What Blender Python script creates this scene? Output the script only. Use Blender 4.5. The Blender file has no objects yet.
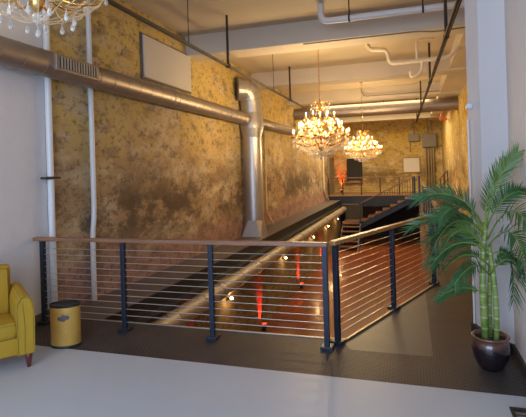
import bpy, bmesh, math, random
from math import sin, cos, pi, radians
from mathutils import Vector, Matrix
random.seed(7)
SC = bpy.context.scene
C = SC.collection

# ------------------------------------------------------------------ camera, world, light, exposure
F_PX, YAW, ROLL = 467.0, 0.307, 0.0305
cd = bpy.data.cameras.new('camera'); cam = bpy.data.objects.new('camera', cd); C.objects.link(cam)
cd.sensor_width = 36; cd.lens = F_PX / 526 * 36; cd.shift_y = -(208.5 - 169.3) / 526; cd.clip_start = .05
cam.matrix_world = Matrix.Translation((0, 0, 1.75)) @ Matrix.Rotation(YAW, 4, 'Z') @ Matrix.Rotation(pi / 2, 4, 'X') @ Matrix.Rotation(-ROLL, 4, 'Z')
SC.camera = cam
W = bpy.data.worlds.new('world'); SC.world = W; W.use_nodes = True
W.node_tree.nodes['Background'].inputs[0].default_value = (.62, .72, 1, 1)
W.node_tree.nodes['Background'].inputs[1].default_value = .35
vs = SC.view_settings
vs.view_transform = 'Standard'; vs.look = 'None'; vs.gamma = 1; vs.use_curve_mapping = False
vs.exposure = 0.0


def area(name, loc, rot, sx, sy, power, col):
    l = bpy.data.lights.new(name, 'AREA'); l.shape = 'RECTANGLE'; l.size = sx; l.size_y = sy; l.energy = power; l.color = col
    o = bpy.data.objects.new(name, l); C.objects.link(o); o.location = loc; o.rotation_euler = rot
    return o


# daylight from the tall windows behind the camera
area('window_daylight', (-1.7, -3.6, 2.3), (radians(90), 0, 0), 5.0, 3.6, 430, (.52, .7, 1))
# added warm fill light up between the far beams, no fixture there
area('bay_fill', (-1.4, 18.3, 4.44), (0, 0, 0), 4.2, 1.4, 130, (1, .78, .46))
area('bay_fill', (-1.4, 22.6, 4.44), (0, 0, 0), 4.2, 1.9, 390, (1, .78, .46))
CH_POWER, SCONCE_POWER, RED_POWER = (38, 40, 2), 9, 170

# ------------------------------------------------------------------ materials


def new_mat(name):
    m = bpy.data.materials.new(name); m.use_nodes = True
    nt = m.node_tree
    return m, nt, nt.nodes['Principled BSDF']


def simple(name, col, rough=.5, metal=0.0, spec=.5, bump=0, bscale=60, var=0, vscale=6, coat=0):
    m, nt, b = new_mat(name)
    b.inputs['Base Color'].default_value = (*col, 1)
    b.inputs['Roughness'].default_value = rough
    b.inputs['Metallic'].default_value = metal
    b.inputs['Specular IOR Level'].default_value = spec
    b.inputs['Coat Weight'].default_value = coat
    tc = nt.nodes.new('ShaderNodeTexCoord')
    if var:
        n = nt.nodes.new('ShaderNodeTexNoise'); n.inputs['Scale'].default_value = vscale; n.inputs['Detail'].default_value = 6
        nt.links.new(tc.outputs['Object'], n.inputs['Vector'])
        mx = nt.nodes.new('ShaderNodeMix'); mx.data_type = 'RGBA'
        mx.inputs[6].default_value = (*[max(0, c * (1 - var)) for c in col], 1)
        mx.inputs[7].default_value = (*[min(1, c * (1 + var)) for c in col], 1)
        nt.links.new(n.outputs['Fac'], mx.inputs[0]); nt.links.new(mx.outputs[2], b.inputs['Base Color'])
    if bump:
        n = nt.nodes.new('ShaderNodeTexNoise'); n.inputs['Scale'].default_value = bscale; n.inputs['Detail'].default_value = 4
        nt.links.new(tc.outputs['Object'], n.inputs['Vector'])
        bp = nt.nodes.new('ShaderNodeBump'); bp.inputs['Strength'].default_value = bump; bp.inputs['Distance'].default_value = .02
        nt.links.new(n.outputs['Fac'], bp.inputs['Height']); nt.links.new(bp.outputs['Normal'], b.inputs['Normal'])
    return m


def emit(name, col, s):
    m, nt, b = new_mat(name)
    b.inputs['Base Color'].default_value = (*col, 1)
    b.inputs['Emission Color'].default_value = (*col, 1); b.inputs['Emission Strength'].default_value = s
    return m


class N:
    """tiny node graph helper"""
    def __init__(s, nt): s.nt = nt

    def node(s, t, **k):
        n = s.nt.nodes.new(t)
        for a, v in k.items(): setattr(n, a, v)
        return n

    def noise(s, vec, scale, detail=6, rough=.6, dist=0):
        n = s.node('ShaderNodeTexNoise'); n.inputs['Scale'].default_value = scale; n.inputs['Detail'].default_value = detail
        n.inputs['Roughness'].default_value = rough; n.inputs['Distortion'].default_value = dist
        s.nt.links.new(vec, n.inputs['Vector']); return n.outputs['Fac']

    def ramp(s, fac, a, b):
        n = s.node('ShaderNodeMapRange'); n.inputs[1].default_value = a; n.inputs[2].default_value = b; n.clamp = True
        s.nt.links.new(fac, n.inputs[0]); return n.outputs[0]

    def math(s, op, a, b=None):
        n = s.node('ShaderNodeMath', operation=op)
        for i, v in enumerate((a, b)):
            if v is None: continue
            if isinstance(v, (int, float)): n.inputs[i].default_value = v
            else: s.nt.links.new(v, n.inputs[i])
        return n.outputs[0]

    def mix(s, fac, a, b):
        n = s.node('ShaderNodeMix', data_type='RGBA')
        if isinstance(fac, (int, float)): n.inputs[0].default_value = fac
        else: s.nt.links.new(fac, n.inputs[0])
        for i, v in ((6, a), (7, b)):
            if isinstance(v, tuple): n.inputs[i].default_value = (*v, 1)
            else: s.nt.links.new(v, n.inputs[i])
        return n.outputs[2]

    def map(s, vec, scale=(1, 1, 1), loc=(0, 0, 0)):
        n = s.node('ShaderNodeMapping'); n.inputs['Scale'].default_value = scale; n.inputs['Location'].default_value = loc
        s.nt.links.new(vec, n.inputs['Vector']); return n.outputs[0]


def plaster(name, hi, mid, pale, dark, low, lowz=.55, hiz=2.2, off=0.0):
    """old layered plaster: bands of paint by height broken by torn patches, pits and scrapes"""
    m, nt, b = new_mat(name); g = N(nt)
    tc = g.node('ShaderNodeTexCoord'); v = g.map(tc.outputs['Object'], loc=(off, off, off * .3))
    sep = g.node('ShaderNodeSeparateXYZ'); nt.links.new(tc.outputs['Object'], sep.inputs[0]); z = sep.outputs['Z']
    n1 = g.noise(v, .45, 8, .62, .4); n2 = g.noise(g.map(v, (1, .7, 1.2)), 1.3, 10, .72); n3 = g.noise(g.map(v, (1, .8, 1.5)), 3.2, 9, .7); n4 = g.noise(g.map(v, (1, 1, 1.3)), 9, 8, .75)
    zz = g.math('ADD', z, g.math('MULTIPLY', g.math('SUBTRACT', n1, .5), 2.6))
    c = g.mix(g.ramp(zz, hiz - .7, hiz + .9), mid, hi)
    c = g.mix(g.math('MULTIPLY', g.ramp(n2, .49, .58), .8), c, pale)
    c = g.mix(g.math('MULTIPLY', g.ramp(n3, .51, .62), .62), c, dark)
    # dark scraped blotches in the middle height
    band = g.math('MULTIPLY', g.ramp(z, .35, .9), g.ramp(z, 2.1, 1.3))
    blot = g.math('MULTIPLY', g.ramp(g.noise(g.map(v, (1, .7, 1.3)), .8, 11, .76), .47, .54), band)
    c = g.mix(g.math('MULTIPLY', blot, .8), c, tuple(x * .55 for x in dark))
    zl = g.math('ADD', z, g.math('MULTIPLY', g.math('SUBTRACT', n2, .5), .9))
    c = g.mix(g.ramp(zl, lowz + .12, lowz - .12), c, g.mix(g.ramp(n3, .45, .6), low, tuple(x * .6 for x in low)))
    c = g.mix(g.math('MULTIPLY', g.ramp(n4, .54, .62), .75), c, tuple(x * .8 for x in dark))
    nt.links.new(c, b.inputs['Base Color']); b.inputs['Roughness'].default_value = .85; b.inputs['Specular IOR Level'].default_value = .25
    bp = g.node('ShaderNodeBump'); bp.inputs['Strength'].default_value = .6; bp.inputs['Distance'].default_value = .04
    nt.links.new(g.math('ADD', n3, g.math('MULTIPLY', n4, .4)), bp.inputs['Height']); nt.links.new(bp.outputs[0], b.inputs['Normal'])
    return m


M = {}
M['plaster'] = plaster('aged_plaster', (.62, .45, .15), (.41, .28, .15), (.56, .45, .3), (.17, .11, .075), (.4, .24, .19))
M['plaster_far'] = plaster('aged_plaster_far', (.62, .43, .1), (.5, .35, .13), (.66, .53, .3), (.26, .16, .07), (.4, .28, .14), lowz=-5, hiz=2.6, off=7)
M['stone'] = plaster('rough_stone_wall', (.26, .19, .1), (.26, .19, .11), (.36, .28, .16), (.08, .055, .035), (.2, .15, .1), lowz=-9, hiz=-5, off=3)
M['white_wall'] = simple('white_wall_paint', (.7, .67, .66), .7, bump=.25, bscale=9, var=.04, vscale=3)
M['ceiling'] = simple('ceiling_paint', (.58, .49, .35), .8, bump=.2, bscale=5, var=.1, vscale=1.2)
M['beam'] = simple('beam_paint', (.6, .53, .43), .75, bump=.15, bscale=4, var=.06, vscale=1.5)
M['floor'] = simple('pale_grey_floor_paint', (.52, .53, .57), .42, bump=.05, bscale=3, var=.06, vscale=1.6)
M['white_pipe'] = simple('white_pipe_paint', (.72, .7, .68), .4)
M['cream_pipe'] = simple('cream_pipe_paint', (.72, .62, .45), .45)
M['steel_dark'] = simple('dark_blue_steel', (.018, .026, .042), .38, .3)
M['black'] = simple('black_paint', (.012, .012, .014), .45)
M['rod'] = simple('dark_rod_steel', (.045, .026, .018), .6, .2)
M['cable'] = simple('stainless_cable', (.62, .6, .58), .3, .9)
M['duct'] = simple('galvanised_duct', (.36, .3, .25), .46, .8, var=.12, vscale=5)
M['duct_bright'] = simple('bright_galvanised_duct', (.5, .48, .46), .4, .75, var=.1, vscale=6)
M['duct_white'] = simple('cream_duct', (.4, .33, .25), .45, .3, var=.08)
M['ledge'] = simple('dark_ledge_top', (.12, .095, .09), .6, bump=.3, bscale=20, var=.3, vscale=5)
M['slab'] = simple('smooth_dark_steel_sheet', (.125, .11, .097), .42, .2, var=.25, vscale=2.5)
M['brass'] = simple('gold_brass', (.8, .5, .16), .25, 1)
M['gold'] = simple('gold_printed_metal', (.62, .35, .07), .42, .25, var=.12, vscale=14)
M['velvet'] = simple('mustard_velvet', (.44, .25, .012), .75, var=.14, vscale=5, bump=.1, bscale=12)
M['piping'] = simple('mustard_piping', (.34, .22, .012), .7)
M['red_wood'] = simple('red_brown_wood_leg', (.15, .028, .02), .35)
M['candle'] = simple('ivory_candle_sleeve', (.5, .34, .14), .5)
M['leaf'] = simple('palm_leaf', (.04, .115, .035), .4, var=.6, vscale=9)
M['leaf_light'] = simple('palm_leaf_light', (.11, .18, .04), .42, var=.35, vscale=9)
M['rachis'] = simple('palm_stem', (.2, .3, .04), .5)
M['soil'] = simple('green_moss_topping', (.02, .06, .035), .9, bump=.8, bscale=60, var=.5, vscale=40)
M['panel'] = simple('white_perforated_panel', (.62, .58, .53), .6)
M['box_grey'] = simple('grey_enamel_box', (.2, .17, .13), .5, .3)
M['conduit'] = simple('steel_conduit', (.4, .33, .22), .35, .8)
M['red_pipe'] = simple('orange_red_pipe', (.62, .12, .03), .5)
M['wood_panel'] = simple('brown_wood_panel', (.3, .13, .04), .5, var=.25, vscale=5)
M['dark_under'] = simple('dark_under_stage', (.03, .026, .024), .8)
M['brown_wall'] = simple('brown_plaster', (.26, .17, .1), .8, var=.2, vscale=2, bump=.3, bscale=6)
M['door'] = simple('grey_door', (.2, .16, .1), .6, var=.1)
M['bulb'] = emit('warm_bulb', (1, .74, .38), 16)
M['sconce_bulb'] = emit('sconce_bulb', (1, .72, .35), 22)
M['red_glow'] = emit('red_lamp', (1, .03, .015), 6)
M['orange_glow'] = emit('orange_lamp', (1, .16, .02), 6)

# crystal
m, nt, b = new_mat('crystal'); M['crystal'] = m
b.inputs['Base Color'].default_value = (1, .96, .88, 1); b.inputs['Roughness'].default_value = .06
b.inputs['Transmission Weight'].default_value = .65; b.inputs['IOR'].default_value = 1.5; b.inputs['Specular IOR Level'].default_value = .9
m, nt, b = new_mat('amber_bead'); M['bead'] = m
b.inputs['Base Color'].default_value = (1, .8, .5, 1); b.inputs['Roughness'].default_value = .15; b.inputs['Transmission Weight'].default_value = .35

# checker plate
m, nt, b = new_mat('tread_plate'); M['checker'] = m; g = N(nt)
tc = g.node('ShaderNodeTexCoord')
bk = g.node('ShaderNodeTexBrick'); bk.inputs['Scale'].default_value = 1
bk.inputs['Brick Width'].default_value = .05; bk.inputs['Row Height'].default_value = .026; bk.inputs['Mortar Size'].default_value = .006; bk.inputs['Mortar Smooth'].default_value = .3
nt.links.new(tc.outputs['Object'], bk.inputs['Vector'])
n = g.noise(tc.outputs['Object'], 2.2, 6, .65)
top = g.mix(g.ramp(n, .35, .65), (.085, .066, .062), (.135, .1, .085))
c = g.mix(bk.outputs['Fac'], top, (.03, .025, .024))
nt.links.new(c, b.inputs['Base Color']); b.inputs['Metallic'].default_value = .25; b.inputs['Roughness'].default_value = .48
bp = g.node('ShaderNodeBump'); bp.inputs['Strength'].default_value = .8; bp.inputs['Distance'].default_value = .006; bp.invert = True
nt.links.new(bk.outputs['Fac'], bp.inputs['Height']); nt.links.new(bp.outputs[0], b.inputs['Normal'])


def planks(name, c1, c2, width, rough, axis='Y', length=2.4, coat=0):
    m, nt, b = new_mat(name); g = N(nt)
    tc = g.node('ShaderNodeTexCoord'); v = tc.outputs['Object']
    if axis == 'Y':
        mp = g.node('ShaderNodeMapping'); mp.inputs['Rotation'].default_value = (0, 0, pi / 2); nt.links.new(v, mp.inputs['Vector']); v = mp.outputs[0]
    bk = g.node('ShaderNodeTexBrick'); bk.inputs['Scale'].default_value = 1; bk.inputs['Brick Width'].default_value = length
    bk.inputs['Row Height'].default_value = width; bk.inputs['Mortar Size'].default_value = .006
    bk.inputs['Color1'].default_value = (*c1, 1); bk.inputs['Color2'].default_value = (*c2, 1); bk.inputs['Mortar'].default_value = (*[x * .4 for x in c1], 1)
    nt.links.new(v, bk.inputs['Vector'])
    n = g.noise(g.map(v, (1.2, 12, 12)), 2, 6, .6)
    c = g.mix(g.math('MULTIPLY', g.ramp(n, .4, .7), .5), bk.outputs['Color'], tuple(x * .55 for x in c1))
    nt.links.new(c, b.inputs['Base Color']); b.inputs['Roughness'].default_value = rough; b.inputs['Coat Weight'].default_value = coat; b.inputs['Coat Roughness'].default_value = .12
    return m


M['wood_floor'] = planks('red_brown_plank_floor', (.2, .045, .014), (.28, .075, .022), .13, .3, coat=.25)


def grain(name, c1, c2, rough=.35, scale=(1, 18, 18)):
    m, nt, b = new_mat(name); g = N(nt)
    tc = g.node('ShaderNodeTexCoord')
    n = g.noise(g.map(tc.outputs['Object'], scale), 2.5, 6, .6, .3)
    c = g.mix(g.ramp(n, .35, .68), c1, c2)
    nt.links.new(c, b.inputs['Base Color']); b.inputs['Roughness'].default_value = rough
    return m


M['rail_wood'] = grain('handrail_wood', (.2, .085, .045), (.33, .16, .085))
M['rail_wood_gold'] = grain('handrail_golden_wood', (.36, .17, .055), (.52, .28, .1))
M['tread_wood'] = grain('stair_tread_wood', (.12, .06, .035), (.2, .1, .055))

# glazed pot: dark brown body with a rust lip
m, nt, b = new_mat('glazed_pot'); M['pot'] = m; g = N(nt)
tc = g.node('ShaderNodeTexCoord'); sep = g.node('ShaderNodeSeparateXYZ'); nt.links.new(tc.outputs['Object'], sep.inputs[0])
n = g.noise(tc.outputs['Object'], 18, 5, .6)
zz = g.math('ADD', sep.outputs['Z'], g.math('MULTIPLY', n, .05))
c = g.mix(g.ramp(zz, .21, .28), (.016, .009, .012), (.15, .06, .035))
nt.links.new(c, b.inputs['Base Color']); b.inputs['Roughness'].default_value = .16; b.inputs['Coat Weight'].default_value = .6

# cane: pale rings on green
m, nt, b = new_mat('ringed_cane'); M['cane'] = m; g = N(nt)
tc = g.node('ShaderNodeTexCoord'); sep = g.node('ShaderNodeSeparateXYZ'); nt.links.new(tc.outputs['Object'], sep.inputs[0])
fr = g.math('FRACT', g.math('MULTIPLY', sep.outputs['Z'], 11))
n = g.noise(tc.outputs['Object'], 9, 4, .6)
c = g.mix(g.ramp(n, .35, .65), (.13, .23, .03), (.3, .36, .1))
c = g.mix(g.math('LESS_THAN', fr, .13), c, (.45, .43, .22))
nt.links.new(c, b.inputs['Base Color']); b.inputs['Roughness'].default_value = .4

# ------------------------------------------------------------------ mesh helpers
ORG = {}


def obj(name, bm, mat, parent=None, smooth=False, auto=False, w=True):
    """link a bmesh as one object; w: vertices are world coordinates, moved under the parent's base"""
    if parent is not None and w:
        bmesh.ops.translate(bm, vec=-ORG[parent.name], verts=bm.verts)
    bmesh.ops.recalc_face_normals(bm, faces=bm.faces)
    me = bpy.data.meshes.new(name); bm.to_mesh(me); bm.free()
    me.materials.append(M[mat] if isinstance(mat, str) else mat)
    if smooth or auto:
        me.polygons.foreach_set('use_smooth', [True] * len(me.polygons))
        if auto:
            me.set_sharp_from_angle(angle=radians(35))
    o = bpy.data.objects.new(name, me); C.objects.link(o)
    if parent is not None:
        o.parent = parent; ORG[o.name] = ORG[parent.name].copy()
    else:
        ORG[o.name] = Vector((0, 0, 0))
    return o


def tag(o, label, cat, group=None):
    o['label'] = label; o['category'] = cat
    if group: o['group'] = group
    return o


def thing(name, label, cat, loc=(0, 0, 0), group=None):
    o = bpy.data.objects.new(name, None); C.objects.link(o); o.location = loc; o.empty_display_size = .1
    ORG[o.name] = Vector(loc)
    return tag(o, label, cat, group)


def single(name, bm, mat, label, cat, group=None, **k):
    """a thing that is one mesh, its origin at the middle of its foot"""
    xs = [v.co for v in bm.verts]
    c = Vector(((min(v.x for v in xs) + max(v.x for v in xs)) / 2, (min(v.y for v in xs) + max(v.y for v in xs)) / 2, min(v.z for v in xs)))
    bmesh.ops.translate(bm, vec=-c, verts=bm.verts)
    o = obj(name, bm, mat, **k); o.location = c; ORG[o.name] = c
    return tag(o, label, cat, group)


def struct(name, bm, mat, **k):
    o = obj(name, bm, mat, **k); o['kind'] = 'structure'
    return o


def copy_tree(o, parent=None):
    c = o.copy(); C.objects.link(c); ORG[c.name] = Vector(ORG.get(o.name, (0, 0, 0)))
    if parent: c.parent = parent
    for ch in list(o.children): copy_tree(ch, c)
    return c


def bx(bm, x0, x1, y0, y1, z0, z1, bev=0):
    r = bmesh.ops.create_cube(bm, size=1)
    vs_ = r['verts']
    for v in vs_:
        v.co = Vector(((x0 + x1) / 2 + v.co.x * (x1 - x0), (y0 + y1) / 2 + v.co.y * (y1 - y0), (z0 + z1) / 2 + v.co.z * (z1 - z0)))
    if bev:
        es = list({e for v in vs_ for e in v.link_edges})
        bmesh.ops.bevel(bm, geom=es, offset=bev, segments=2, affect='EDGES', profile=.6)
    return bm


def box(*a, bev=0): return bx(bmesh.new(), *a, bev=bev)


def tube(bm, pts, r, n=8, cap=True):
    pts = [Vector(p) for p in pts]; R = r if isinstance(r, (list, tuple)) else [r] * len(pts)
    t0 = (pts[1] - pts[0]).normalized(); up = Vector((0, 0, 1)) if abs(t0.z) < .9 else Vector((1, 0, 0))
    u = t0.cross(up).normalized(); rings = []
    for i, p in enumerate(pts):
        t = (pts[min(i + 1, len(pts) - 1)] - pts[max(i - 1, 0)]).normalized()
        u = (u - t * u.dot(t)).normalized(); v = t.cross(u)
        rings.append([bm.verts.new(p + (u * cos(2 * pi * k / n) + v * sin(2 * pi * k / n)) * R[i]) for k in range(n)])
    for a, b_ in zip(rings, rings[1:]):
        for k in range(n): bm.faces.new((a[k], a[(k + 1) % n], b_[(k + 1) % n], b_[k]))
    if cap: bm.faces.new(rings[0][::-1]); bm.faces.new(rings[-1])
    return bm


def tub(pts, r, n=8): return tube(bmesh.new(), pts, r, n)


def bend(pts, rad, k=6):
    """round the corners of a path"""
    pts = [Vector(p) for p in pts]; out = [pts[0]]
    for a, b_, c in zip(pts, pts[1:], pts[2:]):
        d1 = (a - b_).normalized(); d2 = (c - b_).normalized(); L = min(rad, (a - b_).length * .49, (c - b_).length * .49)
        p, q = b_ + d1 * L, b_ + d2 * L
        for i in range(k + 1):
            t = i / k; out.append(p * (1 - t) ** 2 + b_ * 2 * t * (1 - t) + q * t * t)
    out.append(pts[-1]); return out


def lathe(bm, prof, loc=(0, 0, 0), n=24, mat3=None):
    """prof: (radius, z) pairs; mat3 turns the axis"""
    loc = Vector(loc); rings = []
    for r, z in prof:
        ring = []
        for k in range(n):
            p = Vector((r * cos(2 * pi * k / n), r * sin(2 * pi * k / n), z))
            if mat3: p = mat3 @ p
            ring.append(bm.verts.new(loc + p))
        rings.append(ring)
    for a, b_ in zip(rings, rings[1:]):
        for k in range(n): bm.faces.new((a[k], a[(k + 1) % n], b_[(k + 1) % n], b_[k]))
    bm.faces.new(rings[0][::-1]); bm.faces.new(rings[-1])
    return bm


def lat(prof, loc=(0, 0, 0), n=24, mat3=None): return lathe(bmesh.new(), prof, loc, n, mat3)


def prism(bm, poly, z0, z1):
    a = [bm.verts.new((x, y, z0)) for x, y in poly]; b_ = [bm.verts.new((x, y, z1)) for x, y in poly]
    bm.faces.new(a[::-1]); bm.faces.new(b_)
    for i in range(len(a)):
        j = (i + 1) % len(a); bm.faces.new((a[i], a[j], b_[j], b_[i]))
    return bm


def pri(poly, z0, z1): return prism(bmesh.new(), poly, z0, z1)


def wall_holes(x, y0, y1, z0, z1, t):
    return box(min(x, x + t), max(x, x + t), y0, y1, z0, z1)


def seamed(r, L, step=.3, ridge=.004):
    """profile of a spiral duct: seam ridges along its length"""
    p = [(r, 0)]; z = step / 2
    while z < L - .02:
        p += [(r, z - .005), (r + ridge, z - .005), (r + ridge, z + .005), (r, z + .005)]; z += step
    return p + [(r, L)]


AX_Y = Matrix.Rotation(-pi / 2, 3, 'X')     # z -> +y
AX_X = Matrix.Rotation(pi / 2, 3, 'Y')      # z -> +x

# ------------------------------------------------------------------ the setting
XL, XR, YB, ZC, ZP = -4.3, 1.65, 27.5, 4.5, -2.2
LEDGE = -3.6
PIT_Y = 4.72
R0, R1, PX = (-.66, PIT_Y), (.33, 7.3), .33

struct('floor', box(XL, .85, -4, 3.88, -.2, 0), 'floor')
# near strip of tread plate and the walk along the right wall
struct('floor_plate', pri([(XL, 3.88), (.85, 3.88), (.85, 4.72), (.66, 5.0), (.58, 5.3), (XR, 5.3), (XR, 24.8), (.33, 24.8), (.33, 7.3), (.14, 6.805), (.14, 4.5), (-.6, 4.5), (-.74, PIT_Y), (XL, PIT_Y)], -.18, 0), 'checker')
struct('floor_sheet', pri([(-.74, PIT_Y), (-.6, 4.5), (.14, 4.5), (.14, 6.805), R0], -.18, -.002), 'slab')
struct('floor_ledge', pri([(XL, PIT_Y), (LEDGE, PIT_Y), (LEDGE, 24.8), (XL, 24.8)], -.12, 0), 'ledge')
struct('floor_lower', box(XL, XR, PIT_Y - .1, YB, ZP - .2, ZP), 'wood_floor')
struct('floor_landing', box(XL, XR, 24.8, YB, .05, .25), 'brown_wall')
struct('ceiling', box(XL - .2, XR + .2, -4, YB + .2, ZC, ZC + .2), 'ceiling')
struct('wall_left', box(XL - .2, XL, 4.7, YB, ZP, ZC), 'plaster')
struct('wall_left_painted', box(XL - .2, XL, -4, 4.7, ZP, ZC), 'white_wall')
struct('wall_back', box(XL - .2, XR + .2, YB, YB + .2, .25, ZC), 'plaster_far')
struct('wall_lower_back', box(XL, XR, 26.9, 27.2, ZP, .05), 'dark_under')  # near-black colour paints in the shade beneath the landing
struct('wall_right', box(XR, XR + .2, 5.3, YB, ZP, ZC), 'plaster_far')
struct('wall_right_pier', pri([(.85, -4), (1.7, -4), (1.7, 5.3), (.58, 5.3), (.66, 5.0), (.85, 4.72)], 0, ZC), 'white_wall')
struct('wall_lower_left', box(XL, LEDGE - .05, PIT_Y, 24.8, ZP, -.12), 'stone')
struct('wall_lower_right', pri([R0, R1, (PX, 24.8), (PX + .2, 24.8), (PX + .2, 7.2), (R0[0] + .2, PIT_Y)], ZP, -.18), 'brown_wall')
struct('wall_lower_front', box(LEDGE - .05, .2, PIT_Y - .12, PIT_Y, ZP, -.18), 'brown_wall')
struct('baseboard_right', pri([(.85, -4), (.85, 4.72), (.66, 5.0), (.58, 5.3), (.55, 5.29), (.63, 4.985), (.825, 4.70), (.825, -4)], 0, .09), 'black')
struct('baseboard_left', box(XL, XL + .02, 3.9, 4.68, 0, .1), 'ledge')
# ceiling beams
for k, y in enumerate((4.55, 8.6, 12.7, 16.75, 20.8, 24.9)):
    struct('trim_%d' % (k + 1), box(XL, XR, y, y + .6, 4.1, ZC), 'beam')
struct('trim_7', box(1.0, XR, 5.3, YB, 4.16, ZC), 'beam')
# edges of the opening
bm = box(LEDGE, LEDGE + .02, PIT_Y, 24.8, -.24, 0); bx(bm, LEDGE - .04, LEDGE + .16, PIT_Y, 24.8, -.27, -.24)
struct('trim_ledge_fascia', bm, 'black')
struct('trim_ledge_lip', box(LEDGE - .02, LEDGE + .025, PIT_Y, 24.8, 0, .012), 'ledge')
struct('trim_landing_fascia', box(XL, PX + .05, 24.72, 24.8, -.33, .2), 'steel_dark')
struct('trim_landing_nosing', box(XL, PX + .05, 24.7, 24.8, .2, .255), 'wood_panel')
d = Vector((R1[0] - R0[0], R1[1] - R0[1], 0)).normalized(); nn = Vector((-d.y, d.x, 0))
a, b_ = Vector((*R0, 0)), Vector((*R1, 0))
struct('trim_pit_edge', pri([(p.x, p.y) for p in (a, b_, b_ + nn * .02, a + nn * .02)], -.2, .02), 'conduit')
struct('trim_pit_front', box(LEDGE, R0[0], PIT_Y, PIT_Y + .02, -.2, .012), 'conduit')

# door on the left wall and shuttered window on the back wall, at landing level
d1 = struct('door_1', box(XL, XL + .05, 25.3, 26.8, .25, 2.2, bev=.01), 'door')
h = obj('door_handle', tub([(XL + .05, 25.42, 1.2), (XL + .1, 25.42, 1.2), (XL + .1, 25.55, 1.2)], .015), 'rod', d1)
bm = box(XL, XL + .08, 25.2, 25.3, .25, 2.3); bx(bm, XL, XL + .08, 26.8, 26.9, .25, 2.3); bx(bm, XL, XL + .08, 25.3, 26.8, 2.2, 2.3)
obj('door_frame', bm, 'brown_wall', d1)
w1 = struct('window_1', box(-3.5, -2.75, YB - .06, YB, .95, 2.15), 'dark_under')
bm = bmesh.new()
for x in (-3.57, -2.75): bx(bm, x, x + .07, YB - .1, YB, .88, 2.2)
bx(bm, -3.5, -2.75, YB - .1, YB, 2.15, 2.22)
for k in range(4): bx(bm, -3.42 + k * .19, -3.38 + k * .19, YB - .085, YB - .06, .95, 2.15)
obj('window_frame', bm, 'dark_under', w1)
obj('window_sill', box(-3.65, -2.65, YB - .2, YB, .8, .88), 'wood_panel', w1)

# ------------------------------------------------------------------ ducts
DX, DZ, DR = -4.06, 3.07, .155
t = thing('wall_duct', 'long spiral metal duct running high along the left wall', 'duct', (DX, 1.0, DZ))
obj('duct_pipe', lat(seamed(DR, 10.52, .32), (DX, 1.0, DZ), 32, AX_Y), 'duct', t, auto=True)
g_ = obj('air_grille', box(DX + DR - .012, DX + DR + .03, 4.45, 5.22, DZ - .09, DZ + .1, bev=.006), 'duct', t)
bm = box(DX + DR + .028, DX + DR + .034, 4.5, 5.17, DZ - .06, DZ + .07)
obj('opening', bm, 'black', g_)  # solid black plate, paints the dark behind the louvres
bm = bmesh.new()
for k in range(14): bx(bm, DX + DR + .03, DX + DR + .045, 4.515 + k * .049, 4.532 + k * .049, DZ - .06, DZ + .07)
obj('louvre_blades', bm, 'duct_bright', g_)
for y in (7.4, 10.1):
    bm = bmesh.new()
    lathe(bm, [(DR + .001, -.02), (DR + .01, -.02), (DR + .01, .02), (DR + .001, .02)], (DX, y, DZ), 28, AX_Y)
    bx(bm, XL, DX, y - .012, y + .012, DZ + DR, DZ + DR + .02)
    obj('wall_bracket', bm, 'duct', t)
t = thing('wall_duct', 'shorter spiral duct on the left wall beyond the upright duct', 'duct', (DX, 12.02, DZ))
obj('duct_pipe', lat(seamed(.145, 4.6, .32), (DX, 12.02, DZ), 28, AX_Y), 'duct', t, auto=True)
obj('end_cap', lat([(.15, 0), (.15, .04)], (DX, 16.62, DZ), 28, AX_Y), 'duct', t)

VX, VY, VR = -4.0, 11.75, .25
t = thing('upright_duct', 'tall bright upright duct elbowing out of the left wall onto the ledge', 'duct', (VX, VY, 0))
bm = bmesh.new()
path = bend([(XL, VY - .35, 3.86), (VX - .05, VY - .12, 3.86), (VX, VY, 3.55), (VX, VY, 3.22)], .35, 7)
tube(bm, path, .28, 28); obj('elbow', bm, 'duct_bright', t, auto=True)
bm = bmesh.new()
for i in (3, 7, 11): tube(bm, [path[i], path[i] + (path[i + 1] - path[i - 1]).normalized() * .015], .287, 28)
obj('elbow_seam', bm, 'duct', t, auto=True)
obj('wall_collar', tub([(XL, VY - .35, 3.86), (XL + .03, VY - .33, 3.86)], .3, 28), 'ledge', t)
obj('tee_body', lat([(.31, 2.84), (.31, 3.2), (.285, 3.24)], (VX, VY, 0), 32), 'duct_bright', t, auto=True)
obj('reducer', lat([(VR, 2.6), (.31, 2.84)], (VX, VY, 0), 32), 'duct_bright', t, auto=True)
obj('duct_pipe', lat([(r, z + .42) for r, z in seamed(VR, 2.18, .2, .002)], (VX, VY, 0), 32), 'duct_bright', t, auto=True)
bm = bmesh.new()
lo = [bm.verts.new((VX + sx * .27, VY + sy * .29, 0)) for sx, sy in ((-1, -1), (1, -1), (1, 1), (-1, 1))]
hi_ = [bm.verts.new((VX + VR * cos(2 * pi * (k + .5) / 8 - pi), VY + VR * sin(2 * pi * (k + .5) / 8 - pi), .44)) for k in range(8)]
for k in range(4):
    a1, a2 = hi_[(2 * k) % 8], hi_[(2 * k + 1) % 8]
    bm.faces.new((lo[k], a1, a2)); bm.faces.new((lo[k], a2, hi_[(2 * k + 2) % 8], lo[(k + 1) % 4]))
bm.faces.new(lo[::-1]); bm.faces.new(hi_)
obj('base_boot', bm, 'duct_bright', t)

t = thing('cross_duct', 'wide spiral duct crossing below the ceiling to the right wall', 'duct', (XL, 17.9, 3.86))
obj('duct_pipe', lat(seamed(.23, XR - XL, .22, .002), (XL, 17.9, 3.86), 28, AX_X), 'duct', t, auto=True)
for x in (-2.9, -.9, .9): obj('hanger_rod', tub([(x, 17.9, 4.08), (x, 17.9, ZC)], .012, 6), 'rod', t)

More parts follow.
